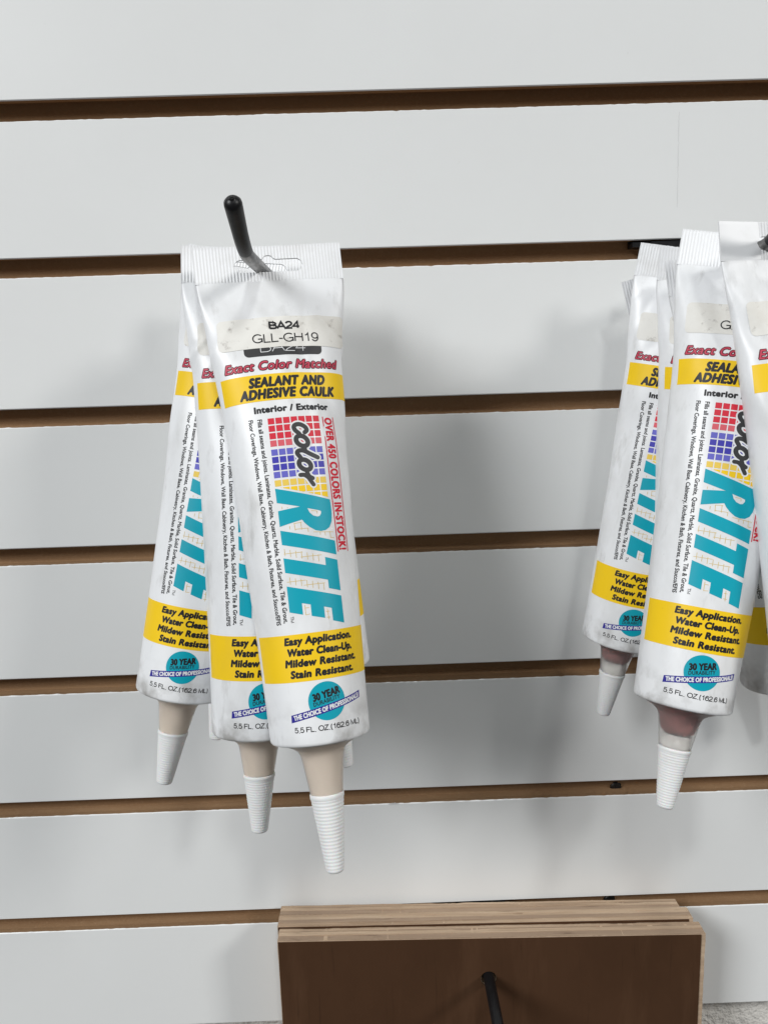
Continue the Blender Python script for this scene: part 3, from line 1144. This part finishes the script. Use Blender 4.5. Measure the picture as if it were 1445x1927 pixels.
    if core == 'tan':
        V, F = NL(inner + [(0.01, LEN + 30.5)], 40)
        mesh_obj('sealant', V, F, M_TAN, None, noz, True)
    else:
        wend = LEN + 10 + 14 * fill
        c = [p for p in inner if p[1] < wend - 2.5]
        rl = 7.2 - .12 * (wend - LEN - 8)
        c += [(rl, wend - 2.4), (rl * .93, wend - 1.2), (rl * .72, wend - .35), (rl * .4, wend), (.01, wend + .1)]
        V, F = NL(c, 40)
        mesh_obj('sealant', V, F, M_RED, None, noz, True)
        c = [(.01, wend + .9), (rl * .7, wend + .6), (rl * .86, wend + .2)] + [(r - .15, w) for r, w in [(7.4 * .86, LEN + 15), (6.0 * .86, LEN + 26)] if w > wend + .5] + [(.01, LEN + 27)]
        V, F = NL(c, 40)
        mesh_obj('nozzle_lining', V, F, M_CLR, None, noz, True)
    cp = [(5.6, LEN + 22.6), (6.55, LEN + 22.6), (6.72, LEN + 22.9), (6.72, LEN + 24.3)]
    N = 200
    for i in range(N + 1):
        t = i / N
        r = 6.45 + (3.55 - 6.45) * t
        cp.append((r + .05 * math.sin(t * 2 * math.pi * 20), LEN + 24.6 + 27.0 * t))
    cp += [(3.3, LEN + 52.3), (2.8, LEN + 52.7), (.01, LEN + 52.75)]
    V, F = NL(cp, 44)
    mesh_obj('cap', V, F, M_CAP, None, root, True)
    # print
    sk = STK[kind]
    bt = print_on('colour_band', ART['band_top'], loff, disp, root)
    print_on('lettering', ART['band_top_text'], loff, disp, bt)
    bl = print_on('colour_band', ART['band_low'], loff, disp, root)
    print_on('lettering', ART['band_low_text'], loff, disp, bl)
    print_on('slogan', ART['slogan'], loff, disp, root)
    print_on('logo', ART['logo'], loff, disp, root)
    print_on('lettering', ART['lettering'], loff, disp, root)
    print_on('small_print', ART['small_print'], loff, disp, root)
    print_on('volume_print', ART['volume_print'], loff, disp, root)
    print_on('badge', ART['badge'], loff, disp, root)
    if 'box' in sk:
        b = print_on('code_box', sk['box'], loff, disp, root)
        print_on('lettering', sk['box_text'], loff, disp, b)
    s = print_on('sticker', sk['sticker'], loff, disp, root, M_STICK)
    print_on('lettering', sk['sticker_text'], loff, disp, s)
    return root


def px(p, Y):
    """point of the photograph's camera ray at depth Y in front of the wall"""
    m = SC.camera.matrix_world
    d = m.to_3x3() @ Vector(((p[0] - 722.5) / 1500, -(p[1] - 963.5) / 1500, -1))
    return m.translation + d * ((Y - m.translation.y) / d.y)


GL_, GR_ = 'caulk tubes on the left hook', 'caulk tubes on the right hook'
tube('white caulk tube in front of the left bunch with sticker BA24 GLL-GH19', (-0.0405, -0.0886, -0.0999), (-0.0248, -0.1390, -0.2767), -.1716, 11, 2.4, 'tan', 'full', crumple=1.15, group=GL_)
tube('white caulk tube directly behind the front left one, showing only its left third', (-0.0492, -0.075, -0.1000), (-0.0532, -0.1120, -0.2859), -.18, 22, 2.4, 'tan', nk=.80, crumple=1.2, group=GL_)
tube('white caulk tube swinging out to the far left of the left bunch', (-0.0531, -0.060, -0.1005), (-0.0910, -0.0900, -0.2766), -.03, 33, 2.4, 'tan', nk=.81, group=GL_)
tube('white caulk tube whose edge and cap peek out right of the left bunch', (-0.0467, -0.044, -0.1005), (-0.0249, -0.0660, -0.2763), -.15, 44, 2.4, 'tan', group=GL_)
tube('rearmost left caulk tube, of which only a cap tip shows between two others', (-0.0536, -0.030, -0.1003), (-0.0793, -0.0420, -0.2733), .0, 55, 2.4, 'tan', group=GL_)
tube('white caulk tube cut by the right edge of the photo, front of right bunch', (0.1698, -0.100, -0.0992), (0.1755, -0.1435, -0.2825), -.16, 66, 2.4, 'red', crumple=1.5, rib_from=-.42, bend=.8, group=GR_)
tube('white caulk tube in the middle of the right bunch, logo and cap fully visible', (0.1613, -0.086, -0.1014), (0.1244, -0.1220, -0.2759), .215, 77, 2.4, 'red', fill=.42, nk=.85, group=GR_)
tube('white caulk tube squeezed between the right bunch and the right photo edge, bottom showing', (0.1637, -0.069, -0.1051), (0.1873, -0.0850, -0.2844), .1, 88, 2.4, 'red', crumple=1.4, group=GR_)
tube('white caulk tube seen as a narrow strip near the top of the right bunch', (0.1640, -0.053, -0.1024), (0.1532, -0.0520, -0.2746), .1, 99, 2.4, 'red', crumple=1.3, group=GR_)
tube('white caulk tube farthest left in the right bunch, red sealant in its nozzle', (0.1588, -0.037, -0.1015), (0.1253, -0.0350, -0.2796), .24, 111, 2.4, 'red', fill=.34, nk=.82, group=GR_)
tube('rearmost right caulk tube, only a crimped corner showing at upper left of right bunch', (0.1591, -0.023, -0.1057), px((1440, 1190), -.024), .0, 122, 2.4, 'red', group=GR_)
